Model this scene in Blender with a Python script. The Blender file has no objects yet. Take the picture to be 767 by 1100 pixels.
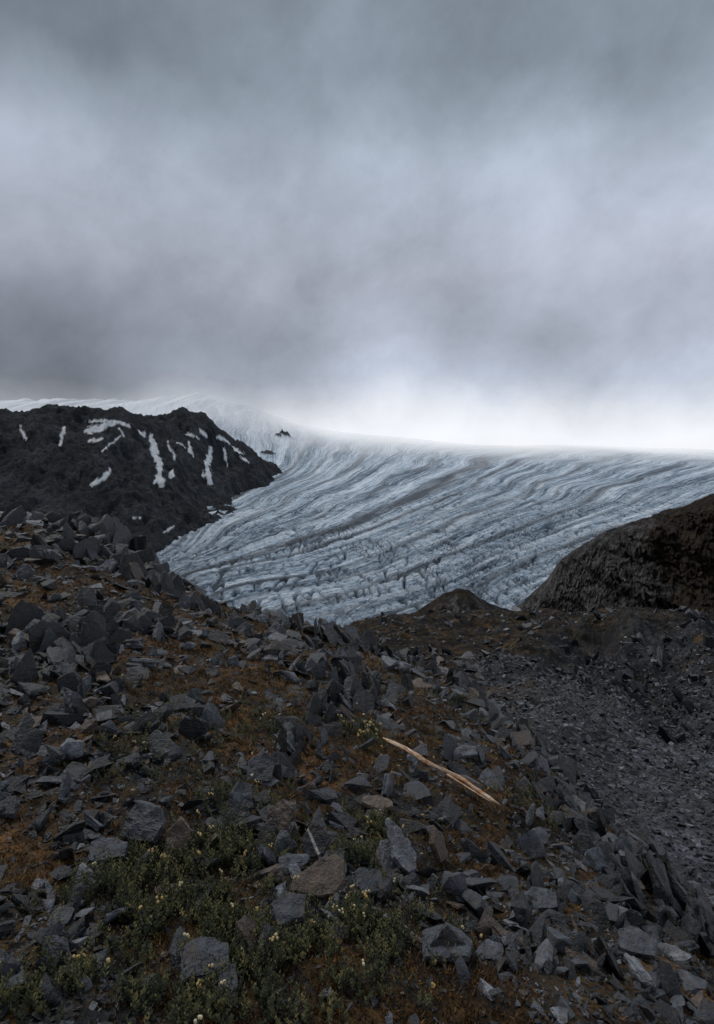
import bpy, bmesh, math, random
import numpy as np
from mathutils import Vector, Matrix, Euler
random.seed(7); rng=np.random.default_rng(7)
F=667.0; U0=383.5; V0=500.0
scene=bpy.context.scene

# ------------------------------------------------------------ noise
_perm=np.random.default_rng(3).permutation(4096)
_ang=np.random.default_rng(4).random(4096)*2*np.pi
_gx=np.cos(_ang); _gy=np.sin(_ang)
def perlin(x,y,seed=0):
    x=np.asarray(x,float)+seed*17.13; y=np.asarray(y,float)-seed*9.77
    xi=np.floor(x).astype(np.int64); yi=np.floor(y).astype(np.int64)
    fx=x-xi; fy=y-yi
    def g(ix,iy,dx,dy):
        h=_perm[(_perm[ix&4095]+iy)&4095]
        return _gx[h]*dx+_gy[h]*dy
    u=fx*fx*fx*(fx*(fx*6-15)+10); v=fy*fy*fy*(fy*(fy*6-15)+10)
    a=g(xi,yi,fx,fy); b=g(xi+1,yi,fx-1,fy); c=g(xi,yi+1,fx,fy-1); d=g(xi+1,yi+1,fx-1,fy-1)
    return 1.5*((a+(b-a)*u)+((c+(d-c)*u)-(a+(b-a)*u))*v)
def fbm(x,y,o=4,seed=0,ridge=False):
    s=0;a=1;f=1;t=0
    for i in range(o):
        n=perlin(x*f,y*f,seed+i)
        if ridge: n=1-2*np.abs(n)
        s=s+a*n;t+=a;a*=.5;f*=2.03
    return s/t
def sstep(a,b,x):
    t=np.clip((x-a)/(b-a),0,1); return t*t*(3-2*t)

# ------------------------------------------------------------ thin plate surfaces
class TPS:
    def __init__(s,p,val,sx,sy,smooth=0.0):
        s.k=np.array([sx,sy]); P=np.array(p,float)*s.k; s.P=P; n=len(P)
        d=np.linalg.norm(P[:,None]-P[None],axis=2)
        K=np.where(d>0,d*d*np.log(np.maximum(d,1e-9)),0)+smooth*np.eye(n)
        A=np.zeros((n+3,n+3)); A[:n,:n]=K; Q=np.c_[np.ones(n),P]; A[:n,n:]=Q; A[n:,:n]=Q.T
        s.w=np.linalg.solve(A,np.r_[np.array(val,float),0,0,0])
    def __call__(s,a,b):
        a=np.asarray(a,float);b=np.asarray(b,float);sh=a.shape
        a=a.ravel()*s.k[0]; b=b.ravel()*s.k[1]
        out=s.w[-3]+s.w[-2]*a+s.w[-1]*b
        for i in range(len(s.P)):
            d2=(a-s.P[i,0])**2+(b-s.P[i,1])**2+1e-12
            out=out+s.w[i]*0.5*d2*np.log(d2)
        return out.reshape(sh)

cols={
 -250:[(1.2,1380),(1.7,1100),(2.7,895),(5.5,690),(9.5,600),(13,560),(22,640),(60,800),(300,820),(900,900)],
 -60:[(1.2,1380),(1.7,1100),(2.7,895),(5.5,688),(9.5,592),(13,555),(22,640),(60,800),(300,820),(900,900)],
 100:[(1.2,1370),(1.7,1100),(2.1,1000),(2.7,900),(3.6,800),(5.5,694),(7.5,635),(9.5,595),(12,576),(20,650),(60,810),(300,820),(900,900)],
 200:[(1.2,1370),(1.75,1100),(2.2,1000),(2.8,900),(3.8,800),(5.5,720),(8,665),(10,652),(20,760),(60,820),(300,820),(900,900)],
 300:[(1.2,1370),(1.75,1100),(2.2,1000),(2.9,900),(4.1,800),(6,725),(9,678),(11,668),(20,760),(60,790),(300,820),(900,900)],
 400:[(1.2,1390),(1.8,1100),(2.3,1000),(3.1,900),(4.4,800),(7,725),(9.5,702),(16,765),(50,702),(70,682),(90,669),(130,710),(300,800),(900,900)],
 500:[(1.2,1400),(1.85,1100),(2.4,1000),(3.3,900),(5,805),(8.5,745),(15,765),(30,720),(50,697),(80,677),(100,667),(150,700),(300,800),(900,900)],
 600:[(1.2,1430),(1.9,1100),(2.6,1000),(3.8,900),(6,822),(9,850),(14,792),(25,742),(45,707),(80,682),(120,669),(200,672),(400,800),(900,900)],
 700:[(1.2,1480),(2.1,1100),(3.0,1000),(4.5,925),(7,960),(10,880),(16,805),(30,747),(50,714),(80,686),(120,669),(200,672),(400,800),(900,900)],
 790:[(1.2,1530),(2.4,1100),(3.5,1010),(5.5,1040),(9,915),(14,835),(25,770),(45,720),(80,688),(120,669),(200,672),(400,800),(900,900)],
 1000:[(1.2,1600),(2.6,1150),(4,1090),(6,1060),(9,950),(14,850),(25,770),(45,720),(80,688),(120,668),(200,672),(400,800),(900,900)]}
P=[];Vv=[]
for u,l in cols.items():
    for y,v in l: P.append(((u-U0)/F,math.log(y))); Vv.append(math.log((v-V0)/F))
tps_g=TPS(P,Vv,1.8,1.0,0.0005)
def ground_z(x,y,detail=True):
    x=np.asarray(x,float);y=np.asarray(y,float)
    yy=np.maximum(y,1.2); a=np.clip(x/yy,-.95,.95)
    z=-np.exp(tps_g(a,np.log(yy)))*yy
    if detail:
        r=np.sqrt(x*x+yy*yy)
        wl=60.0;i=0
        bo=1+1.3*sstep(12,30,yy)
        while wl>0.08:
            amp=0.065*wl**0.9/(1+(wl/(0.22*r))**2)*bo
            n=perlin(x/wl,y/wl,20+i)
            if i%2==0: n=0.6-1.6*np.abs(n)
            z=z+amp*n; wl/=1.9; i+=1
        m=sstep(0.2,.36,x/yy)*sstep(11,18,yy)*(1-sstep(70,110,yy))
        z=z+m*yy*0.05*fbm((x-0.45*y)/(0.10*yy+1.5),(y+.6*x)/(0.22*yy+3),5,55,True)
        # stream gully running down to the right of the scree
        gx=np.interp(yy,[9,14,22,35,55,80],[7.0,8.6,11.0,15.0,20.5,28.0]); q=(x-gx)/(.9+.045*yy)
        z=z-sstep(10,14,yy)*(1-sstep(60,85,yy))*.030*yy*np.exp(-q*q)*(1+.5*fbm(x/3,y/3,3,57))
    return z

def _finish(me,name,attrs,mat):
    me.update(calc_edges=True)
    for k,v in attrs.items():
        at=me.attributes.new(k,'FLOAT','POINT'); at.data.foreach_set("value",np.asarray(v,np.float32).ravel())
    me.materials.append(mat)
    ob=bpy.data.objects.new(name,me); scene.collection.objects.link(ob); return ob
def add_grid(name,X,Y,Z,attrs,mat,smooth=True):
    nr,nc=X.shape
    me=bpy.data.meshes.new(name)
    co=np.stack([X,Y,Z],-1).reshape(-1,3).astype(np.float32)
    idx=np.arange(nr*nc).reshape(nr,nc)
    q=np.stack([idx[:-1,:-1],idx[:-1,1:],idx[1:,1:],idx[1:,:-1]],-1).reshape(-1,4)
    me.vertices.add(len(co)); me.vertices.foreach_set("co",co.ravel())
    me.loops.add(q.size); me.loops.foreach_set("vertex_index",q.ravel().astype(np.int32))
    me.polygons.add(len(q)); me.polygons.foreach_set("loop_start",(np.arange(len(q))*4).astype(np.int32))
    me.polygons.foreach_set("use_smooth",np.full(len(q),smooth))
    return _finish(me,name,attrs,mat)
def add_mesh(name,co,faces_flat,sizes,attrs,mat,smooth=False):
    me=bpy.data.meshes.new(name)
    co=np.asarray(co,np.float32)
    me.vertices.add(len(co)); me.vertices.foreach_set("co",co.ravel())
    me.loops.add(len(faces_flat)); me.loops.foreach_set("vertex_index",np.asarray(faces_flat,np.int32))
    st=np.r_[0,np.cumsum(sizes)[:-1]].astype(np.int32)
    me.polygons.add(len(sizes)); me.polygons.foreach_set("loop_start",st)
    me.polygons.foreach_set("use_smooth",np.full(len(sizes),smooth))
    return _finish(me,name,attrs,mat)

# ------------------------------------------------------------ material helpers
class M:
    def __init__(s,name):
        s.m=bpy.data.materials.new(name); s.m.use_nodes=True; s.t=s.m.node_tree; s.t.nodes.clear()
        s.out=s.n('ShaderNodeOutputMaterial')
    def n(s,ty,**kw):
        nd=s.t.nodes.new(ty)
        for k,v in kw.items(): setattr(nd,k,v)
        return nd
    def l(s,a,b): s.t.links.new(a,b)
    def inp(s,nd,i,v):
        if hasattr(v,'is_output'): s.l(v,nd.inputs[i])
        else: nd.inputs[i].default_value=v
    def attr(s,name): return s.n('ShaderNodeAttribute',attribute_name=name).outputs['Fac']
    def pos(s): return s.n('ShaderNodeNewGeometry').outputs['Position']
    def math(s,op,a,b=0.0,c=None,clamp=False):
        nd=s.n('ShaderNodeMath',operation=op,use_clamp=clamp); s.inp(nd,0,a); s.inp(nd,1,b)
        if c is not None: s.inp(nd,2,c)
        return nd.outputs[0]
    def noise(s,vec,scale,detail=4,rough=.55,dist=0.0):
        nd=s.n('ShaderNodeTexNoise'); s.l(vec,nd.inputs['Vector']); nd.inputs['Scale'].default_value=scale
        nd.inputs['Detail'].default_value=detail; nd.inputs['Roughness'].default_value=rough; nd.inputs['Distortion'].default_value=dist
        return nd.outputs['Fac']
    def vor(s,vec,scale,out='Color',feature='F1'):
        nd=s.n('ShaderNodeTexVoronoi',feature=feature); s.l(vec,nd.inputs['Vector']); nd.inputs['Scale'].default_value=scale
        return nd.outputs[out]
    def ramp(s,f,stops,interp='LINEAR'):
        nd=s.n('ShaderNodeValToRGB'); cr=nd.color_ramp; cr.interpolation=interp
        while len(cr.elements)<len(stops): cr.elements.new(0.5)
        for e,(p,c) in zip(cr.elements,stops):
            e.position=p; e.color=(c,c,c,1) if isinstance(c,(int,float)) else (*c,1)
        s.l(f,nd.inputs[0]); return nd.outputs[0]
    def mix(s,f,a,b,mode='MIX'):
        nd=s.n('ShaderNodeMix',data_type='RGBA',blend_type=mode)
        s.inp(nd,0,f)
        for i,v in ((6,a),(7,b)):
            if hasattr(v,'is_output'): s.l(v,nd.inputs[i])
            else: nd.inputs[i].default_value=(*v,1)
        return nd.outputs[2]
    def mr(s,x,a,b,c=0.0,d=1.0):
        nd=s.n('ShaderNodeMapRange',clamp=True); s.l(x,nd.inputs[0])
        for i,v in enumerate((a,b,c,d)): nd.inputs[i+1].default_value=v
        return nd.outputs[0]
    def xyz(s,x,y,z=0.0):
        nd=s.n('ShaderNodeCombineXYZ'); s.inp(nd,0,x);s.inp(nd,1,y);s.inp(nd,2,z); return nd.outputs[0]
    def scale(s,vec,v):
        nd=s.n('ShaderNodeVectorMath',operation='MULTIPLY'); s.l(vec,nd.inputs[0]); nd.inputs[1].default_value=v; return nd.outputs[0]
    def bump(s,h,dist,strength=1.0,normal=None):
        nd=s.n('ShaderNodeBump'); s.l(h,nd.inputs['Height']); nd.inputs['Distance'].default_value=dist; nd.inputs['Strength'].default_value=strength
        if normal: s.l(normal,nd.inputs['Normal'])
        return nd.outputs[0]
    def bsdf(s,col,rough=.8,spec=.3,normal=None,final=True):
        b=s.n('ShaderNodeBsdfPrincipled'); s.inp(b,'Base Color',col if hasattr(col,'is_output') else (*col,1)); s.inp(b,'Roughness',rough)
        b.inputs['Specular IOR Level'].default_value=spec
        if normal: s.l(normal,b.inputs['Normal'])
        if final: s.l(b.outputs[0],s.out.inputs[0])
        return b.outputs[0]

# ground material
g=M('ground_mat'); p=g.pos()
n1=g.noise(p,1.3,5,.65); n2=g.noise(p,9,4,.65); n3=g.noise(p,60,3,.7); n5=g.noise(p,.45,7,.75)
v1=g.vor(p,26); v2=g.vor(p,7.0)
sepv=g.n('ShaderNodeSeparateColor'); g.l(v1,sepv.inputs[0]); sepw=g.n('ShaderNodeSeparateColor'); g.l(v2,sepw.inputs[0])
grav=g.ramp(g.math('ADD',g.math('MULTIPLY',sepv.outputs[0],.5),g.math('MULTIPLY',sepw.outputs[1],.5)),[(0,(.010,.011,.014)),(.5,(.036,.039,.046)),(.85,(.09,.096,.108)),(1,(.16,.168,.182))])
moss=g.ramp(g.math('ADD',g.math('MULTIPLY',n2,.6),g.math('MULTIPLY',n3,.4)),[(.34,(.004,.003,.003)),(.45,(.026,.015,.006)),(.55,(.100,.048,.015)),(.68,(.19,.098,.032))])
mg=g.ramp(n1,[(.42,(.42,.56,.40)),(.58,(1,1,1))])
moss=g.mix(1.0,moss,mg,'MULTIPLY')
sel=g.ramp(g.math('ADD',g.math('MULTIPLY',n1,.6),g.math('MULTIPLY',n2,.4)),[(.38,0.0),(.48,1.0)])
sel=g.math('MULTIPLY',sel,g.math('SUBTRACT',1.0,g.attr('gravel')),clamp=True)
near=g.mix(sel,grav,moss)
far=g.ramp(g.math('ADD',g.math('MULTIPLY',n5,.6),g.math('MULTIPLY',n1,.4)),[(.40,(.006,.006,.006)),(.47,(.022,.017,.011)),(.54,(.060,.038,.017)),(.61,(.12,.072,.030)),(.72,(.10,.09,.08))])
far=g.mix(g.math('MULTIPLY',g.attr('gravel'),.85),far,grav)
col=g.mix(g.attr('far'),near,far)
col=g.mix(1.0,col,g.ramp(n5,[(.38,.30),(.5,.95),(.60,1.7)]),'MULTIPLY')
h=g.math('ADD',g.math('MULTIPLY',n2,1.0),g.math('ADD',g.math('MULTIPLY',n3,.25),g.math('MULTIPLY',sepv.outputs[0],.35)))
nf=g.bump(g.math('MULTIPLY',g.math('ADD',n5,g.math('MULTIPLY',n1,.4)),g.attr('far')),2.5,1.0)
g.bsdf(col,.85,.25,g.bump(h,.05,.9,nf)); ground_mat=g.m

g=M('hill_mat'); p=g.pos()
n1=g.noise(p,.06,6,.65); n2=g.noise(g.scale(p,(1,1,.6)),.25,8,.78,.4); n3=g.noise(p,1.3,5,.8)
rock=g.ramp(g.math('ADD',g.math('MULTIPLY',n2,.6),g.math('MULTIPLY',n3,.4)),[(.41,(.008,.008,.009)),(.48,(.055,.052,.052)),(.54,(.15,.14,.135)),(.63,(.33,.31,.29))])
tun=g.ramp(g.math('ADD',g.math('MULTIPLY',n2,.5),g.math('MULTIPLY',n3,.5)),[(.38,(.010,.009,.008)),(.5,(.045,.033,.022)),(.62,(.12,.08,.045))])
f=g.math('ADD',g.attr('turf'),g.math('MULTIPLY',g.math('SUBTRACT',n1,.5),2.2))
f=g.ramp(f,[(.35,0.0),(.6,1.0)])
col=g.mix(f,rock,tun)
g.bsdf(col,.9,.2,g.bump(g.math('ADD',n2,g.math('MULTIPLY',n3,.3)),3.0,1.0)); hill_mat=g.m

def rock_material(name,vein=False):
    g=M(name); tc=g.n('ShaderNodeNewGeometry'); p=tc.outputs['Position']; r=g.attr('rnd')
    n1=g.noise(p,22,5,.65); n2=g.noise(p,110,3,.7)
    base=g.ramp(r,[(0,(.006,.007,.009)),(.3,(.016,.018,.022)),(.55,(.036,.040,.048)),(.75,(.078,.086,.099)),(.87,(.17,.178,.195)),(.91,(.05,.037,.029)),(.965,(.10,.070,.05)),(1,(.16,.12,.09))])
    mul=g.ramp(g.math('ADD',g.math('MULTIPLY',n1,.65),g.math('MULTIPLY',n2,.35)),[(.35,.32),(.5,.95),(.65,2.0)])
    col=g.mix(1.0,base,mul,'MULTIPLY')
    lich=g.ramp(g.noise(p,26,5,.75,.5),[(.54,0.0),(.62,.85)])
    col=g.mix(g.math('MULTIPLY',lich,.6),col,(.08,.047,.025))
    if vein:
        o=g.n('ShaderNodeTexCoord').outputs['Object']
        sx=g.n('ShaderNodeSeparateXYZ'); g.l(o,sx.inputs[0])
        q=g.math('ABSOLUTE',g.math('ADD',g.math('ADD',sx.outputs[0],g.math('MULTIPLY',sx.outputs[1],.3)),g.math('MULTIPLY',g.noise(p,30,3),.012)))
        col=g.mix(g.ramp(q,[(.004,1.0),(.008,0.0)]),col,(.42,.38,.35))
    strat=g.noise(g.scale(p,(18,18,60)),1.0,3,.6)
    h=g.math('ADD',g.math('MULTIPLY',n1,1.0),g.math('ADD',g.math('MULTIPLY',n2,.3),g.math('MULTIPLY',strat,.5)))
    g.bsdf(col,g.mr(n1,.3,.7,.36,.68),.5,g.bump(h,.022,1.0)); return g.m
rock_mat=rock_material('slate_mat'); vein_mat=rock_material('slate_vein_mat',True)

# ------------------------------------------------------------ ground sheet
nr,nc=900,900
t=np.linspace(math.log(.35),math.log(880),nr); yy=np.exp(t)-1.0
aa=np.linspace(-1.2,1.2,nc)
Y,A=np.meshgrid(yy,aa,indexing='ij'); X=A*(Y+1.0)
Z=ground_z(X,Y)
Am=X/np.maximum(Y,1.2); Um=Am*F+U0
GU=[780,650,585,540,515,560,590,620]; GY=[5,6,8,15,30,50,80,120]
lb=np.interp(Y,GY,GU)
grv=sstep(-20,40,Um-lb+70*fbm(X/(.15*np.maximum(Y,2)),Y/(.25*np.maximum(Y,2)),3,9))*sstep(5,8,Y)*(1-.6*sstep(55,85,Y))
rb=fbm(X/7,Y/12,4,77); grv*=1-.85*sstep(0.05,.25,rb)*sstep(15,30,Y)
far=sstep(18,40,Y)
add_grid('rocky_ground',X,Y,Z,{'gravel':grv,'far':far},ground_mat)

# ------------------------------------------------------------ hill and knoll
def ridge_mesh(name,pts,y0,y1,slope,u0,u1,nr,nc,amp,turf,back=.7):
    pts=sorted(pts); ua=np.array([q[0] for q in pts]);
    A,Y=np.meshgrid((np.linspace(u0,u1,nc)-U0)/F,np.geomspace(y0,y1,nr)); 
    U=A*F+U0
    yr=np.interp(U,ua,[q[2] for q in pts]); vr=np.interp(U,ua,[q[1] for q in pts])
    zr=-(vr-V0)/F*yr; d=yr-Y
    X=A*Y
    w=fbm(X/14,Y/30,3,5)*8
    dd=np.where(d>0,d,0)
    drop=slope*dd*(1+.4*np.tanh((dd-8+w)/5))
    z=zr-drop+back*np.minimum(d,0)-.35
    k=.2+.8*np.clip(dd/7,0,1)
    rd=fbm((X+.4*z)/amp[0],(z*1.2-.3*X)/(amp[0]*1.8),6,31,True)
    st=(z*.8-X*.5+3.5*fbm(X/9,z/9,4,37))/3.4; st=(st-np.floor(st)); st=sstep(0,.75,st)-st
    Y2=Y-k*amp[1]*(rd*2.4+st*1.8*fbm(X/12,z/12,2,38)+.8*fbm(X/1.5,z/1.5,3,36,True))
    z=z+k*amp[1]*.5*fbm(X/3.,Y/3.,4,39,True)
    tf=turf(U,dd)
    add_grid(name,X*Y2/Y,Y2,z,{'turf':tf},hill_mat,False)
pts=[(1400,430,95),(1100,470,115),(900,495,130),(800,520,144),(760,531,150),(735,542,154),(715,546,158),(700,553,160),(680,558,165),(665,564,168),(650,569,172),(632,580,178),(618,588,183),(602,600,188),(588,620,191),(572,635,195),(556,650,200),(540,660,203),(515,672,210),(480,700,215)]
ridge_mesh('rocky_hill',pts,85,260,.75,480,1350,520,900,(11,3.2),lambda U,dd: .10+.75*sstep(640,760,U)*sstep(34,12,dd))
pts=[(400,700,128),(435,666,130),(450,653,130),(462,645,130),(478,635,130),(492,630,130),(504,632,131),(515,640,132),(528,647,134),(545,652,138),(570,660,145),(600,680,150)]
ridge_mesh('rocky_knoll',pts,100,160,.7,420,620,220,400,(5,1.2),lambda U,dd: .45+0*U)

# ------------------------------------------------------------ glacier
gp=[];gv=[]
hor=[(-300,436),(0,434),(100,434),(160,433),(205,427),(255,434),(300,450),(350,462),(430,470),(500,477),(600,478),(760,483),(900,486),(1200,488)]
for u,hv in hor:
    a=(u-U0)/F
    for y,v in [(550,780),(1100,668),(1700,608),(3000,548),(5000,512)]: gp.append((a,math.log(y))); gv.append(v)
    for y,v in [(7500,hv+.33*(512-hv)),(10000,hv),(14000,hv+5)]: gp.append((a,math.log(y))); gv.append(v)
tps_gl=TPS(gp,gv,1.8,1.0,.0002)
ytab=np.geomspace(550,9990,400)
def inv(u,v):
    a=(u-U0)/F; vv=tps_gl(np.full(400,a),np.log(ytab)); return ytab[np.argmin(np.abs(vv-v))]
iso={-1:[(150,450),(60,520),(20,600)],
 0:[(300,470),(290,500),(240,525),(200,550),(165,592),(100,620)],
 1:[(400,474),(370,500),(310,530),(240,570),(180,605),(100,640)],
 2:[(560,483),(500,508),(440,540),(380,565),(300,590),(200,615)],
 3:[(680,488),(600,515),(520,555),(430,590),(330,620),(240,640)],
 4:[(780,505),(690,535),(590,575),(480,620),(370,655)],
 5:[(900,520),(780,555),(670,590),(570,630),(460,670)],
 6.2:[(1000,570),(830,630),(680,690)]}
sp_=[];sv=[]
for s_,l in iso.items():
    for u,v in l: sp_.append(((u-U0)/F,math.log(inv(u,v)))); sv.append(s_)
tps_s=TPS(sp_,sv,1.8,1.0,.003)
nr,nc=950,1150
A,L=np.meshgrid(np.linspace(-.85,1.0,nc),np.linspace(math.log(560),math.log(10400),nr))
Y=np.exp(L); X=A*Y
V=tps_gl(A,L); S=tps_s(A,L)
Z=-(V-V0)/F*Y
wob=fbm(X/900,Y/1400,3,41)*.10
Sw=S+wob
streak=fbm(Sw*13,L*1.8,4,11)
crz=sstep(5200,1900,Y)
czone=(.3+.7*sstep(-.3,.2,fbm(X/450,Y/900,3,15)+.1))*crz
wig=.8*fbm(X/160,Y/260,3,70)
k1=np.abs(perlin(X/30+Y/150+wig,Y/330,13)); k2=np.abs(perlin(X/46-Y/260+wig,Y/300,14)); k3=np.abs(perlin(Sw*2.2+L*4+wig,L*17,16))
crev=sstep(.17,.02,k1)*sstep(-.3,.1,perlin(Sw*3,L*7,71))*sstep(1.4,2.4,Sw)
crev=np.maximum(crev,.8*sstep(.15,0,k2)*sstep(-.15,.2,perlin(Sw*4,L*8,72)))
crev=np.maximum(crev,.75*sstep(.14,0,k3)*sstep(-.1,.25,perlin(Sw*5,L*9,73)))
Z=Z+streak*8*sstep(6500,2500,Y)-crev*14*czone+fbm(Sw*14,L*70,3,74,True)*4*crz
Z+=fbm(X/1300,Y/1500,3,17)*14
pk=sstep(360,200,A*F+U0)*sstep(7500,9500,Y)
Z+=pk*fbm(X/420+3,Y/2500,5,19,True)*95
rk=np.zeros_like(Z)
for (u,y,rx,ry,hh) in [(306,7600,95,90,75),(287,6200,90,110,40),(299,7500,45,60,30)]:
    x0=(u-U0)/F*y; q=((X-x0)/rx)**2+((Y-y)/ry)**2+.9*fbm(X/70,Y/70,3,23)
    b=np.exp(-q*1.2); Z+=hh*b; rk=np.maximum(rk,sstep(.4,.55,b))
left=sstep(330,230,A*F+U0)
haze_fade=(sstep(6800,10100,Y+700*fbm(X/1500,Y/2500,3,28))*(.85-.6*left)+.35*left*sstep(750,1150,Z+350*fbm(X/700,Y/1200,3,29)))  # haze put into the material: far, high ice fades to transparent
g=M('glacier_mat'); s_=g.attr('flow'); l_=g.attr('along')
vec=g.xyz(g.math('MULTIPLY',s_,8.0),g.math('MULTIPLY',l_,1.6)); fine=g.xyz(g.math('MULTIPLY',s_,55.0),g.math('MULTIPLY',l_,8.0))
na=g.noise(vec,1.0,6,.62); nb_=g.noise(fine,1.0,5,.72)
p=g.pos(); pf=g.noise(p,.03,6,.8)
tone=g.math('ADD',g.math('ADD',g.math('MULTIPLY',na,.36),g.math('MULTIPLY',nb_,.38)),g.math('MULTIPLY',pf,.26))
col=g.ramp(tone,[(.42,(.04,.065,.09)),(.465,(.20,.26,.33)),(.515,(.48,.58,.68)),(.575,(.84,.90,.96))])
col=g.mix(g.math('MULTIPLY',g.attr('crev_shade'),.92),col,(.02,.045,.07))  # shade painted into the carved crevasses: dark tone follows their depth
col=g.mix(g.attr('moraine'),col,(.055,.062,.073))
col=g.mix(g.attr('neve'),col,(.86,.89,.93))
col=g.mix(g.attr('rock'),col,(.02,.022,.026))
b=g.bsdf(col,.75,.3,g.bump(tone,32.0,1.0),final=False)
tr=g.n('ShaderNodeBsdfTransparent'); mx=g.n('ShaderNodeMixShader'); g.l(g.attr('haze_fade'),mx.inputs[0]); g.l(b,mx.inputs[1]); g.l(tr.outputs[0],mx.inputs[2]); g.l(mx.outputs[0],g.out.inputs[0])
mor=np.zeros_like(Z)
for sc,w,k in [(1.05,.04,.7),(2.0,.08,1.05),(2.27,.035,.9),(2.9,.05,.75),(3.6,.06,.75),(.35,.045,.8),(4.5,.07,.75),(1.6,.025,.65),(2.6,.025,.6),(3.2,.025,.6),(.7,.025,.6),(4.0,.03,.6)]:
    mor=np.maximum(mor,k*np.exp(-((Sw-sc-.09*fbm(L*3,L*0+sc,2,61))/w)**2)*(.45+.8*np.clip(fbm(Sw*8,L*5,4,63)+.5,0,1)))
mor*=sstep(11000,6500,Y)
neve=sstep(5200,9500,Y+1500*fbm(Sw*5,L*4,4,65))*.85
add_grid('glacier',X,Y,Z,{'flow':Sw,'along':L,'crev_shade':crev*np.clip(czone*1.3,0,1),'rock':rk,'haze_fade':np.clip(haze_fade,0,1),'moraine':np.clip(mor,0,.92),'neve':neve},g.m)

# ------------------------------------------------------------ mountain (left)
mp=[(-400,1500,640),(-150,1500,640),(0,1500,640),(150,1500,650),(220,1500,720),(-400,2600,500),(-400,3000,440),(-400,6500,530),
 (140,1830,592),(60,1750,596),(190,2400,562),(210,3000,537),(265,4300,516),(290,5200,503),
 (100,2200,545),(0,2100,548),(60,2600,494),(140,2900,492),(200,3600,497),(235,4200,496),(-150,2600,490),
 (-150,3000,453),(0,3000,451),(92,3200,450),(150,3500,458),(190,3900,471),(222,4400,456),(240,4700,470),(264,5000,485),(288,5300,500),
 (-150,6500,530),(0,6500,530),(150,6500,530),(250,6500,540),(0,4200,485),(120,4800,495),
 (350,3000,600),(350,5000,560),(320,2000,660),(250,2000,640),(450,1500,760),(450,3000,660),(450,6500,600),(330,6500,560)]
tm=TPS([((u-U0)/F,math.log(y)) for u,y,v in mp],[v for u,y,v in mp],1.8,1.0,.0002)
nr,nc=520,620
A,L=np.meshgrid(np.linspace(-.95,.02,nc),np.linspace(math.log(1500),math.log(6800),nr)); Y=np.exp(L);X=A*Y
V=tm(A,L); Z=-(V-V0)/F*Y
rid=fbm((X+.25*Y)/300,(Y-.2*X)/900,6,81,True)
Z+=(rid*95+fbm(X/80,Y/130,5,83,True)*26)*(.35+.65*sstep(1600,2300,Y))-30
V=V0-Z/Y*F; U=A*F+U0
snow=np.zeros_like(Z)
strips=[([(163,470),(168,490),(172,505),(174,522)],3.6),([(174,505),(166,518)],2.2),([(226,483),(222,500),(226,520)],3.2),([(92,464),(108,460),(122,456)],3.0),
 ([(96,454),(120,453),(140,458)],1.4),([(118,506),(110,514),(98,520)],2.5),([(186,505),(184,512)],2.8),([(203,476),(208,490)],1.6),([(240,482),(246,500)],1.3),
 ([(258,490),(268,498)],1.2),([(150,462),(156,470)],1.4),([(190,475),(200,480)],1.4),([(215,462),(222,470)],1.6),([(176,572),(186,566)],1.3),([(145,556),(152,557)],1.3),([(96,474),(110,470)],1.5),([(232,468),(246,476)],1.5),([(180,474),(188,494)],1),([(70,458),(64,478)],2),([(20,458),(30,472)],1.5),([(110,484),(130,468)],.9),([(128,460),(134,468)],1.2),([(250,478),(262,488)],1.2),([(200,466),(212,470)],1.2)]
jx=4*fbm(X/120,Y/160,4,91); jy=4*fbm(X/120,Y/160,4,93); jx2=fbm(X/28,Y/50,4,95)
for pl,w in strips:
    for (a0,b0),(a1,b1) in zip(pl[:-1],pl[1:]):
        px=U+jx-a0; py=V+jy-b0; dx=a1-a0; dy=b1-b0
        tt=np.clip((px*dx+py*dy)/(dx*dx+dy*dy),0,1)
        d=np.hypot(px-tt*dx,py-tt*dy)/(w*(1.15-.5*np.abs(tt-.5)*2))
        snow=np.maximum(snow,sstep(1.15,.8,d+1.3*jx2))
g=M('mountain_mat'); p=g.pos(); n1=g.noise(g.scale(p,(1,1,.4)),.008,8,.72); n2=g.noise(p,.05,5,.78)
col=g.ramp(g.math('ADD',g.math('MULTIPLY',n1,.5),g.math('MULTIPLY',n2,.5)),[(.40,(.008,.010,.013)),(.5,(.024,.028,.034)),(.60,(.07,.077,.088))])
col=g.mix(g.attr('snow'),col,(.90,.93,.96))
g.bsdf(col,.9,.15,g.bump(g.math('ADD',n1,g.math('MULTIPLY',n2,.3)),60.0,1.0)) 
add_grid('mountain',X,Y,Z,{'snow':snow},g.m)

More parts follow.
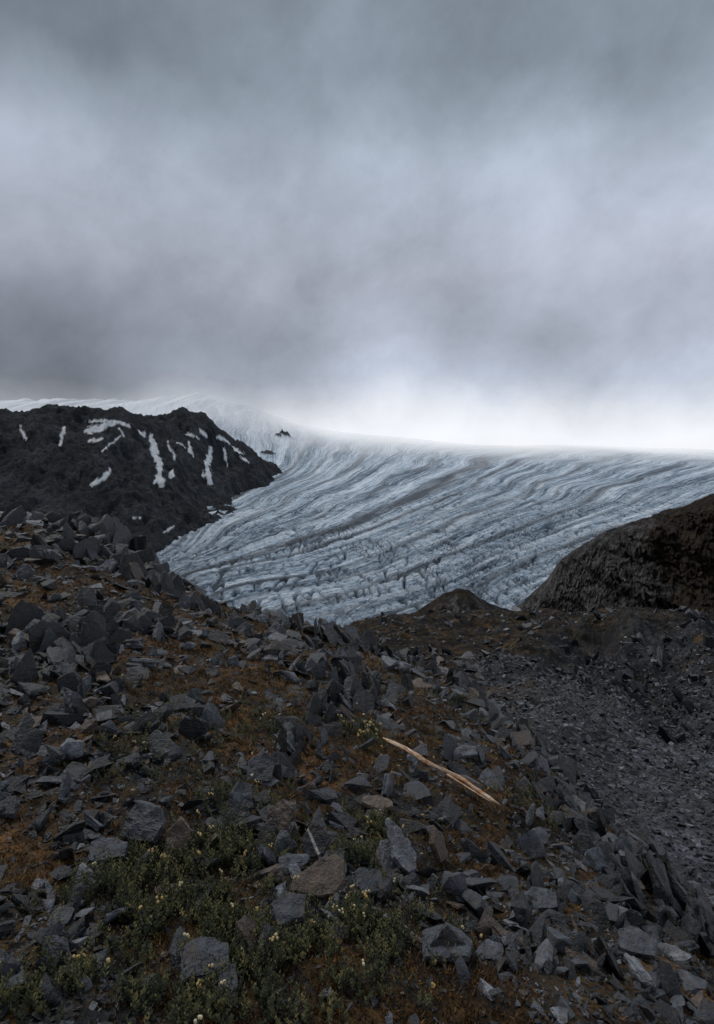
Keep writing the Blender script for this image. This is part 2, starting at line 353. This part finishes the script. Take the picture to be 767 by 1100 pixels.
# ------------------------------------------------------------ rocks
def hull_proto(seed,flat,n=13,detail=0):
    r=np.random.default_rng(seed)
    pts=r.uniform(-1,1,(n*3,3)); nn=np.linalg.norm(pts,axis=1,keepdims=True)
    pts=pts/np.maximum(nn,.2)*np.minimum(nn,1.0)**.2
    pts=np.sign(pts)*np.abs(pts)**.7
    pts=pts[:n]*np.array([1,r.uniform(.4,.85),flat])*.5
    pts[:,0]+=pts[:,1]*r.uniform(-.5,.5)
    if detail: pts[:,0]*=1-.55*(pts[:,1]+.4)
    bm=bmesh.new()
    vs=[bm.verts.new(q) for q in pts]
    bmesh.ops.convex_hull(bm,input=vs)
    bmesh.ops.delete(bm,geom=[v for v in bm.verts if not v.link_faces],context='VERTS')
    bmesh.ops.dissolve_limit(bm,angle_limit=.25,verts=bm.verts[:],edges=bm.edges[:])
    if detail:
        bmesh.ops.bevel(bm,geom=bm.edges[:],offset=.010,segments=1,affect='EDGES')
        bmesh.ops.triangulate(bm,faces=bm.faces[:])
        bmesh.ops.subdivide_edges(bm,edges=[e for e in bm.edges if e.calc_length()>.12],cuts=3,use_grid_fill=True)
        bmesh.ops.triangulate(bm,faces=bm.faces[:])
        co=np.array([v.co[:] for v in bm.verts])
        d=fbm(co[:,0]*3+co[:,2]*2,co[:,1]*3+seed,4,seed%50,True)*.06+fbm(co[:,0]*1.2,co[:,2]*18+seed,2,seed%37)*.07
        for v,k in zip(bm.verts,d):
            c=v.co.normalized(); v.co+=Vector((c.x*k,c.y*k,c.z*k*.6))
    bm.verts.index_update()
    co=np.array([v.co[:] for v in bm.verts]); fs=[[v.index for v in f.verts] for f in bm.faces]
    bm.free()
    return co,np.array([i for f in fs for i in f]),np.array([len(f) for f in fs])
simple=[hull_proto(100+i,random.choice([.14,.22,.32,.5]),random.choice([7,9,12])) for i in range(36)]
detail=[hull_proto(200+i,random.choice([.12,.18,.26,.4]),random.choice([8,9,11]),1) for i in range(22)]
def rotm(e): return np.array(Euler(e,'XYZ').to_matrix())
def scatter(name,protos,items,mat):
    C=[];Fc=[];Sz=[];R=[];off=0
    for (pos,rot,sc,rnd) in items:
        co,f,sz=protos[random.randrange(len(protos))]
        c=(co*sc)@rotm(rot).T+pos
        C.append(c);Fc.append(f+off);Sz.append(sz);R.append(np.full(len(c),rnd));off+=len(c)
    return add_mesh(name,np.concatenate(C),np.concatenate(Fc),np.concatenate(Sz),{'rnd':np.concatenate(R)},mat)
def mossy(x,y):
    u=x/np.maximum(y,1)*F+U0
    return fbm(x/.6,y/.8,3,71)+.6*fbm(x/2.2,y/2.8,2,73)+.32*sstep(520,640,u)+.18*sstep(180,110,u)-.05
N=62000
ly=rng.uniform(math.log(1.9),math.log(40),N); ys=np.exp(ly)-.6
as_=rng.uniform(-.70,.70,N); xs=as_*(ys+.3)
us=xs/ys*F+U0
px=rng.pareto(1.9,N)+1
size=np.minimum(.0043*(ys+.8)*px*1.15,.08+.034*ys)
dens=mossy(xs,ys)
gr=(us>np.interp(ys,GY,GU))&(ys>5.5)
keep=(dens+rng.uniform(-.3,.3,N)>.0)|gr|(rng.random(N)<.17)
size=np.where(gr,np.minimum(size,.05+.011*ys),size)
xs,ys,size,gr=xs[keep],ys[keep],size[keep],gr[keep]
zs=ground_z(xs,ys)
items=[]
for x,y,z,s,q in zip(xs,ys,zs,size,gr):
    rot=(random.gauss(0,.45)+.15,random.gauss(0,.45),random.uniform(0,6.28))
    rnd=random.random()
    if q: rnd=rnd*.86
    items.append((np.array([x,y,z+s*.08]),rot,s*np.array([1,1,random.uniform(.7,1.3)]),rnd))
N=16000
ys=np.exp(rng.uniform(math.log(26),math.log(135),N)); xs=rng.uniform(-.05,.72,N)*ys
k=fbm(xs/9,ys/12,3,78)+rng.uniform(-.25,.25,N)>.02; xs=xs[k];ys=ys[k]; zs=ground_z(xs,ys)
for x,y,z in zip(xs,ys,zs):
    s=min(.0026*y*(random.paretovariate(2.2)),.022*y)
    items.append((np.array([x,y,z+s*.1]),(random.gauss(0,.4),random.gauss(0,.4),random.uniform(0,6.28)),s*np.array([1,1,1.6]),random.random()*.88))
scatter('loose_stones',simple,items,rock_mat)
items=[]
EDY=[3,4.5,6,8.5,12]; EDU=[830,720,610,520,400]
for i in range(1100):
    y=math.exp(random.uniform(math.log(2.3),math.log(14)))-.5; a=random.uniform(-.68,.66); x=a*(y+.3); u=x/y*F+U0
    if u>np.interp(y,EDY,EDU): continue
    if mossy(np.array([x]),np.array([y]))[0]+random.uniform(-.3,.3)<-.02: continue
    s=random.uniform(.03,.09)*(y**.7)*1.2
    z=float(ground_z(np.array([x]),np.array([y]))[0])
    up=random.random()<.5
    rot=(random.gauss(1.1,.3) if up else random.gauss(.2,.35),random.gauss(0,.45),random.gauss(.9,.5) if up else random.uniform(0,6.28))
    items.append((np.array([x,y,z+s*(.15 if up else .06)]),rot,s*np.array([1,1.2,1]),random.random()**1.05*.97))
scatter('slate_slabs',detail,items,rock_mat)
def cluster(cl):
    items=[]
    for (u,y0,rx,ry,n,s0,s1) in cl:
        x0=(u-U0)/F*y0
        for i in range(n):
            x=x0+random.gauss(0,rx); y=y0+random.gauss(0,ry); z=float(ground_z(np.array([x]),np.array([y]))[0]); s=random.uniform(s0,s1)*(1.0 if random.random()<.6 else .6)
            rot=(random.gauss(1.2,.25),random.gauss(.45,.4),random.gauss(1.0,.5))
            items.append((np.array([x,y,z+s*.15]),rot,s*np.array([1.0,1.45,.8]),random.random()**1.5*.72+ (.27 if random.random()<.08 else 0)))
    return items
scatter('rock_outcrop',detail,cluster([(368,9.0,.28,.3,38,.28,.58),(345,9.6,.35,.3,18,.2,.42),(300,10.5,.6,.3,14,.2,.35)]),rock_mat)
scatter('rock_outcrop',detail,cluster([(110,11.3,.8,.5,38,.3,.75),(158,9.6,.45,.4,40,.25,.62),(60,12,1,.4,18,.3,.7),(200,9.8,.4,.3,18,.15,.38),(245,10,.4,.3,12,.15,.3)]),rock_mat)
scatter('rock_outcrop',detail,cluster([(98,5.6,.22,.4,34,.2,.5),(60,5.2,.3,.5,20,.2,.5),(140,6.3,.3,.3,20,.15,.36),(110,4.2,.2,.3,14,.1,.24)]),rock_mat)
scatter('rock_outcrop',detail,cluster([(318,4.1,.08,.18,18,.15,.33),(350,4.9,.09,.3,24,.14,.30),(372,5.8,.14,.4,28,.16,.36),(352,3.9,.05,.2,9,.1,.2),(370,7.2,.2,.5,22,.15,.40),(330,6.3,.3,.5,14,.12,.30)]),rock_mat)
scatter('rock_outcrop',detail,cluster([(502,8.2,.12,.2,16,.2,.45),(540,7.4,.12,.2,14,.15,.38),(584,6.3,.12,.2,20,.18,.40),(604,5.4,.2,.3,24,.12,.30),(465,8.6,.3,.3,16,.15,.34),(430,9,.25,.3,12,.15,.3)]),rock_mat)
scatter('rock_outcrop',detail,cluster([(725,3.3,.2,.25,40,.14,.34),(655,4.2,.25,.3,30,.1,.26),(770,3.3,.25,.3,20,.12,.3),(640,3.2,.3,.3,16,.08,.18)]),rock_mat)
scatter('boulders',detail,cluster([(748,62,.9,1,9,1.4,2.8),(715,24,.8,2.5,34,.4,1.1),(745,19,.8,2,24,.35,.9),(690,32,1.2,3,34,.5,1.3),(650,34,3,5,16,.4,1.0),(690,45,4,6,34,.5,1.6),(480,75,8,8,26,.4,1.1),(640,80,14,10,40,.5,1.5)]),rock_mat)

# ------------------------------------------------------------ hero slabs
ytb=np.geomspace(1.3,9,500)
def foot(u,v):
    a=(u-U0)/F; z=ground_z(a*ytb,ytb); vv=V0-z/ytb*F
    k=np.where(vv<v)[0][0]; return np.array([a*ytb[k],ytb[k],z[k]])
def hero(name,u,v,outline,th,rot,rnd,lift,mat=rock_mat):
    bm=bmesh.new(); n=len(outline)
    top=[bm.verts.new((x*.93,y*.93,th*.5+random.uniform(-.1,.1)*th)) for x,y in outline]
    mid=[bm.verts.new((x*1.02,y*1.02,random.uniform(-.1,.2)*th)) for x,y in outline]
    bot=[bm.verts.new((x*.9,y*.9,-th*.5)) for x,y in outline]
    bm.faces.new(top); bm.faces.new(bot[::-1])
    for i in range(n):
        j=(i+1)%n
        bm.faces.new((mid[i],mid[j],top[j],top[i])); bm.faces.new((bot[i],bot[j],mid[j],mid[i]))
    bmesh.ops.triangulate(bm,faces=bm.faces[:])
    for _ in range(3):
        bmesh.ops.subdivide_edges(bm,edges=[e for e in bm.edges if e.calc_length()>.02],cuts=1)
        bmesh.ops.triangulate(bm,faces=bm.faces[:])
    co=np.array([q.co[:] for q in bm.verts])
    d=fbm(co[:,0]*14,co[:,1]*14,4,int(u)%40,True)*th*.22
    d2=fbm(co[:,0]*30,co[:,1]*30+co[:,2]*40,3,int(v)%40)*.008
    for q,k,k2 in zip(bm.verts,d,d2):
        q.co.z+=k if q.co.z>0 else 0; q.co.x+=k2; q.co.y+=k2
    bmesh.ops.recalc_face_normals(bm,faces=bm.faces[:])
    me=bpy.data.meshes.new(name); bm.to_mesh(me); bm.free()
    at=me.attributes.new('rnd','FLOAT','POINT'); at.data.foreach_set('value',np.full(len(me.vertices),rnd,np.float32))
    me.materials.append(mat); ob=bpy.data.objects.new(name,me); scene.collection.objects.link(ob)
    p=foot(u,v); ob.location=(p[0],p[1],p[2]+lift); ob.rotation_euler=rot; return ob
hero('slate_slab',343,966,[(-.115,-.055),(-.03,-.085),(.06,-.075),(.10,-.02),(.105,.055),(.07,.085),(-.02,.05),(-.10,-.01)],.035,(.5,.05,.1),.955,.085)
hero('slate_slab',432,935,[(-.045,-.02),(.02,-.08),(.06,-.06),(.065,.01),(.0,.09),(-.07,.14),(-.085,.13)],.03,(.75,.25,.15),.82,.07)
hero('slate_slab',338,928,[(-.05,-.06),(.03,-.055),(.075,.0),(.03,.08),(-.01,.07),(-.055,.02)],.04,(.8,-.1,.2),.15,.09,vein_mat)
hero('slate_slab',156,905,[(-.09,-.06),(.07,-.06),(.09,.0),(.05,.08),(-.06,.09),(-.085,.03)],.05,(.9,.0,-.2),.68,.07)
hero('slate_slab',115,930,[(-.07,-.05),(.07,-.04),(.08,.03),(-.02,.06),(-.07,.04)],.04,(.4,.1,.3),.65,.05)
hero('slate_slab',405,872,[(-.09,-.02),(0,-.05),(.09,-.03),(.08,.02),(0,.05),(-.08,.03)],.03,(.25,.1,.0),.985,.04)
hero('slate_slab',480,1028,[(-.1,-.05),(.06,-.06),(.1,.0),(.03,.07),(-.08,.05)],.035,(.3,.1,.2),.7,.04)
hero('slate_slab',310,1000,[(-.06,-.05),(.04,-.05),(.07,.02),(.0,.06),(-.06,.03)],.04,(.5,-.1,.4),.6,.07)
hero('slate_slab',582,975,[(-.08,-.04),(.05,-.05),(.08,.02),(-.02,.06),(-.07,.04)],.03,(.3,.0,.2),.7,.03)
hero('slate_slab',505,815,[(-.08,-.05),(.06,-.05),(.08,.03),(-.02,.06),(-.07,.04)],.03,(.3,.0,.2),.78,.05)
hero('slate_slab',280,840,[(-.08,-.07),(.06,-.07),(.08,.05),(.0,.1),(-.07,.04)],.05,(.8,.1,.2),.6,.06)
hero('slate_slab',190,920,[(-.04,-.06),(.04,-.06),(.05,.05),(.0,.09),(-.05,.03)],.04,(1.0,.1,.0),.96,.06)
hero('slate_slab',258,872,[(-.05,-.06),(.05,-.06),(.06,.05),(.0,.08),(-.05,.03)],.05,(.8,.1,.6),.6,.06)
hero('slate_slab',685,1025,[(-.08,-.05),(.06,-.05),(.08,.03),(-.02,.06),(-.07,.04)],.03,(.4,.0,-.3),.7,.04)
hero('slate_slab',395,965,[(-.06,-.05),(.05,-.05),(.07,.03),(-.02,.06),(-.06,.04)],.04,(.5,.2,.5),.6,.06)
hero('slate_slab',300,895,[(-.05,-.06),(.05,-.06),(.06,.05),(.0,.08),(-.05,.03)],.05,(.9,.1,-.3),.94,.07)
hero('slate_slab',470,925,[(-.03,-.06),(.04,-.06),(.05,.05),(.0,.09),(-.04,.03)],.03,(1.1,.1,.9),.95,.06)
hero('slate_slab',220,1050,[(-.08,-.06),(.07,-.06),(.08,.03),(-.02,.07),(-.07,.04)],.04,(.3,.1,.4),.6,.05)

# ------------------------------------------------------------ branch
pa=foot(412,806); pb=foot(536,878)
pa[2]+=.09; pb[2]+=.075
n=26; ring=12
d=pb-pa; dirn=d/np.linalg.norm(d); side=np.cross(dirn,[0,0,1]); side/=np.linalg.norm(side); upv=np.cross(side,dirn)
def tube(path,rad,off):
    cs=[]
    for i,(q,r_) in enumerate(zip(path,rad)):
        for k in range(ring):
            an=2*math.pi*k/ring; rr=r_*(1+.16*math.sin(3*an+i*.3)+random.uniform(-.08,.08))
            cs.append(q+side*math.cos(an)*rr+upv*math.sin(an)*rr*.8)
    f=[]
    m=len(path)
    for i in range(m-1):
        for k in range(ring):
            f.append([off+i*ring+k,off+i*ring+(k+1)%ring,off+(i+1)*ring+(k+1)%ring,off+(i+1)*ring+k])
    f.append([off+k for k in range(ring)][::-1]); f.append([off+(m-1)*ring+k for k in range(ring)])
    return cs,f
ts=np.linspace(0,1,n)
path=[pa+d*t_+upv*(.012*math.sin(t_*3.1)+.005*math.sin(t_*11))+side*(.008*math.sin(t_*5+1)+.004*math.sin(t_*17)) for t_ in ts]
rad=[.0165*(1-.2*t_)*(1+.35*math.exp(-((t_-.36)/.03)**2)+.3*math.exp(-((t_-.7)/.03)**2)) for t_ in ts]; rad[0]=.004;rad[1]=.010;rad[-1]=.003;rad[-2]=.008
cs,f=tube(path,rad,0)
t2=np.linspace(0,1,10)
p2=[pa+d*(.6+.38*q)+side*(.010+.014*q)+upv*(.004+.0*q) for q in t2]; c2,f2=tube(p2,[.008*(1-.7*q) for q in t2],len(cs)); cs+=c2; f+=f2
p3=[pa+d*(.36+.02*q)+upv*(.01+.05*q) for q in t2]; c2,f2=tube(p3,[.006*(1-.6*q) for q in t2],len(cs)); cs+=c2; f+=f2
g=M('dead_wood_mat'); o=g.n('ShaderNodeTexCoord').outputs['Object']
rotn=g.n('ShaderNodeVectorRotate',rotation_type='AXIS_ANGLE'); g.l(o,rotn.inputs[0]); 
ax=Vector(dirn).cross(Vector((1,0,0))).normalized(); rotn.inputs['Axis'].default_value=ax; rotn.inputs['Angle'].default_value=Vector(dirn).angle(Vector((1,0,0)))
w=g.noise(g.scale(rotn.outputs[0],(6,260,260)),1.0,4,.65); w2=g.noise(o,14,4,.6)
col=g.ramp(w,[(.36,(.12,.07,.04)),(.46,(.46,.31,.20)),(.58,(.78,.64,.50))]); col=g.mix(1.0,col,g.ramp(w2,[(.38,(.7,.44,.28)),(.55,(1,.97,.93))]),'MULTIPLY')
g.bsdf(col,.75,.3,g.bump(w,.004,1.0))
add_mesh('dead_branch',cs,[i for q in f for i in q],[len(q) for q in f],{},g.m,True)

# ------------------------------------------------------------ plants
def leafmat(name,stops,rough=.6):
    g=M(name); r=g.attr('rnd'); g.bsdf(g.ramp(r,stops),rough,.3); return g.m
class Acc:
    def __init__(s): s.c=[];s.f=[];s.z=[];s.r=[];s.n=0
    def add(s,verts,faces,r):
        s.c+=verts
        for q in faces: s.f+= [i+s.n for i in q]; s.z.append(len(q))
        s.r+=[r]*len(verts); s.n+=len(verts)
heath=Acc(); flow=Acc()
def sprig(base,h,leaves,ls,tone):
    lean=Vector((random.gauss(0,.35),random.gauss(0,.35)-.1,1)).normalized()
    for i in range(leaves):
        t_=(i+.5)/leaves; an=i*2.4; c=base+lean*h*t_
        o_=Vector((math.cos(an),math.sin(an),.55+.5*t_)).normalized(); s_=o_.cross(lean).normalized()
        l=ls*(1.1-.4*t_)*random.uniform(.8,1.2); w=l*.32
        heath.add([tuple(c),tuple(c+o_*l*.5+s_*w),tuple(c+o_*l),tuple(c+o_*l*.5-s_*w)],[(0,1,2,3)],min(1,max(0,tone+random.gauss(0,.16)+.45*(t_-.5))))
    return base+lean*h
ico=bmesh.new(); bmesh.ops.create_icosphere(ico,subdivisions=1,radius=1); ico.verts.ensure_lookup_table()
icv=[v.co.copy() for v in ico.verts]; icf=[tuple(v.index for v in q.verts) for q in ico.faces]; ico.free()
def blossom(c,r,tone):
    for k in range(3):
        o=Vector((random.gauss(0,.6),random.gauss(0,.6),random.gauss(0,.4)))*r
        flow.add([tuple(c+o+Vector((v.x,v.y,v.z*1.2))*r*.62) for v in icv],icf,tone)
patches=[(235,920,.27,.20,420,.04),(190,985,.30,.14,340,.06),(320,1010,.35,.12,300,.08),(390,925,.14,.14,150,.05),(260,1045,.4,.1,200,.07),(385,1000,.12,.1,140,.12),(130,940,.15,.12,80,.04),(160,1080,.4,.1,200,.08),(385,785,.16,.2,150,.40),(405,890,.1,.1,60,.05),(455,985,.12,.12,60,.02),(250,860,.25,.2,110,.03),(560,860,.2,.3,60,.0),(250,775,.5,.4,160,.03),(170,800,.4,.5,160,.03),(500,760,.3,.4,60,.0)]
for (u,v,rx,ry,n,fp) in patches:
    c=foot(u,min(v,1200))
    for i in range(n):
        x=c[0]+random.gauss(0,rx*.55); y=c[1]+random.gauss(0,ry*.6)
        if y<1.25: continue
        if fbm(np.array([x*7]),np.array([y*7]),2,5)[0]<-.02: continue
        z=float(ground_z(np.array([x]),np.array([y]))[0])
        tn=random.uniform(.15,.75)
        for k in range(4):
            tip=sprig(Vector((x+random.gauss(0,.018),y+random.gauss(0,.018),z+.005)),random.uniform(.03,.09),random.randint(12,20),random.uniform(.009,.015),tn+random.gauss(0,.08))
        if random.random()<fp: blossom(tip+Vector((0,0,.006)),random.uniform(.006,.0095)*(1.2 if y>3 else 1),random.random())
for i in range(45):
    u=random.uniform(110,560); v=random.uniform(760,1030); c=foot(u,v); blossom(Vector(c)+Vector((0,0,.05)),random.uniform(.004,.008),random.random())
add_mesh('heath_plants',heath.c,heath.f,heath.z,{'rnd':heath.r},leafmat('heath_leaf_mat',[(0,(.006,.008,.004)),(.4,(.026,.034,.013)),(.7,(.075,.076,.027)),(1,(.20,.165,.06))]))
add_mesh('alpine_flowers',flow.c,flow.f,flow.z,{'rnd':flow.r},leafmat('flower_mat',[(0,(.46,.28,.08)),(.5,(.60,.44,.19)),(1,(.62,.54,.36))]),True)
moss=Acc()
Nt=30000
ly=rng.uniform(math.log(1.9),math.log(13),Nt); ys=np.exp(ly)-.5; xs=rng.uniform(-.7,.62,Nt)*(ys+.3); us=xs/ys*F+U0
k=(mossy(xs,ys)+rng.uniform(-.2,.2,Nt)<.06)&(us<np.interp(ys,EDY,EDU)); xs=xs[k];ys=ys[k];zs=ground_z(xs,ys)
tn=.56+.5*fbm(xs/.4,ys/.4,2,45)
for x,y,z,t0 in zip(xs,ys,zs,tn):
    s=.009+.0035*y; tone=t0+random.gauss(0,.14)
    for q in range(8):
        an=random.uniform(0,6.28); r0=random.uniform(0,s*1.3); h=s*random.uniform(.4,1.2); w=s*.15
        bx,by=x+math.cos(an)*r0,y+math.sin(an)*r0; a2=random.uniform(0,3.14)
        lx,ly_=random.gauss(0,.6)*h,random.gauss(0,.6)*h
        moss.add([(bx-math.cos(a2)*w,by-math.sin(a2)*w,z),(bx+math.cos(a2)*w,by+math.sin(a2)*w,z),(bx+lx,by+ly_,z+h)],[(0,1,2)],min(1,max(0,tone+random.gauss(0,.15))))
add_mesh('moss_tufts',moss.c,moss.f,moss.z,{'rnd':moss.r},leafmat('moss_mat',[(0,(.008,.008,.004)),(.35,(.034,.022,.009)),(.65,(.14,.066,.019)),(1,(.31,.165,.05))],.8))

# ------------------------------------------------------------ world
w=bpy.data.worlds.new('World'); scene.world=w; w.use_nodes=True; t=w.node_tree; t.nodes.clear()
g=M.__new__(M); g.t=t
out=g.n('ShaderNodeOutputWorld')
SE,SR=math.radians(55),math.radians(-40)
sky=g.n('ShaderNodeTexSky',sky_type='NISHITA'); sky.sun_disc=False; sky.sun_elevation=SE; sky.sun_rotation=SR
bg1=g.n('ShaderNodeBackground'); g.l(sky.outputs[0],bg1.inputs[0]); bg1.inputs[1].default_value=.06
d=g.n('ShaderNodeTexCoord').outputs['Generated']; sp=g.n('ShaderNodeSeparateXYZ'); g.l(d,sp.inputs[0])
dx,dy,dz=sp.outputs
dr=g.n('ShaderNodeVectorRotate',rotation_type='Y_AXIS'); g.l(d,dr.inputs[0]); dr.inputs['Angle'].default_value=math.radians(40)
c1=g.noise(dr.outputs[0],2.6,3,.45,.2); c2=g.noise(g.scale(dr.outputs[0],(1,1,1.25)),5.5,8,.60,.12); c3=g.noise(d,4.0,6,.55,.15)
elev=g.math('ADD',dz,g.math('MULTIPLY',g.math('SUBTRACT',c3,.5),.12))
azi=g.math('DIVIDE',dx,g.math('MAXIMUM',dy,.15))
azi=g.mr(azi,-.45,-.02,0,1)
base=g.ramp(elev,[(0,.84),(.045,.86),(.085,.72),(.13,.54),(.20,.43),(.27,.43),(.36,.46),(.45,.41),(.54,.28),(.8,.26),(1,.3)])
baseL=g.ramp(elev,[(0,.6),(.055,.52),(.095,.28),(.13,.17),(.20,.21),(.30,.34),(.40,.39),(.46,.32),(.54,.20),(.8,.22),(1,.3)])
lum=g.mix(azi,baseL,base)
mod=g.ramp(g.math('ADD',g.math('MULTIPLY',c1,.42),g.math('MULTIPLY',c2,.58)),[(.33,.70),(.5,1.0),(.65,1.28)])
lum=g.mix(g.ramp(elev,[(.04,.2),(.14,.9)]),lum,g.mix(1.0,lum,mod,'MULTIPLY'))
tint=g.ramp(elev,[(0,(.98,1.0,1.04)),(.08,(.96,.99,1.06)),(.14,(.86,.95,1.14)),(.3,(.88,.95,1.13)),(.55,(.80,.95,1.14)),(1,(.84,.97,1.14))])
lum=g.mix(1.0,lum,tint,'MULTIPLY')
bg2=g.n('ShaderNodeBackground'); g.l(lum,bg2.inputs[0]); bg2.inputs[1].default_value=1.12
mx=g.n('ShaderNodeMixShader'); mx.inputs[0].default_value=.96; g.l(bg1.outputs[0],mx.inputs[1]); g.l(bg2.outputs[0],mx.inputs[2]); g.l(mx.outputs[0],out.inputs[0])

L=bpy.data.lights.new('sun','SUN'); L.energy=1.5; L.angle=math.radians(10); L.color=(1,.97,.93)
lo=bpy.data.objects.new('sun',L); scene.collection.objects.link(lo)
sd=Vector((math.sin(SR)*math.cos(SE),math.cos(SR)*math.cos(SE),math.sin(SE)))
lo.rotation_euler=sd.to_track_quat('Z','Y').to_euler()

cam=bpy.data.cameras.new('camera'); co=bpy.data.objects.new('camera',cam); scene.collection.objects.link(co)
cam.sensor_fit='VERTICAL'; cam.sensor_height=36; cam.lens=36*F/1100; cam.shift_y=-50/1100
cam.clip_start=.05; cam.clip_end=60000
co.location=(0,0,0); co.rotation_euler=(math.radians(90),0,0)
scene.camera=co
scene.view_settings.view_transform='Standard'; scene.view_settings.look='None'; scene.view_settings.exposure=0
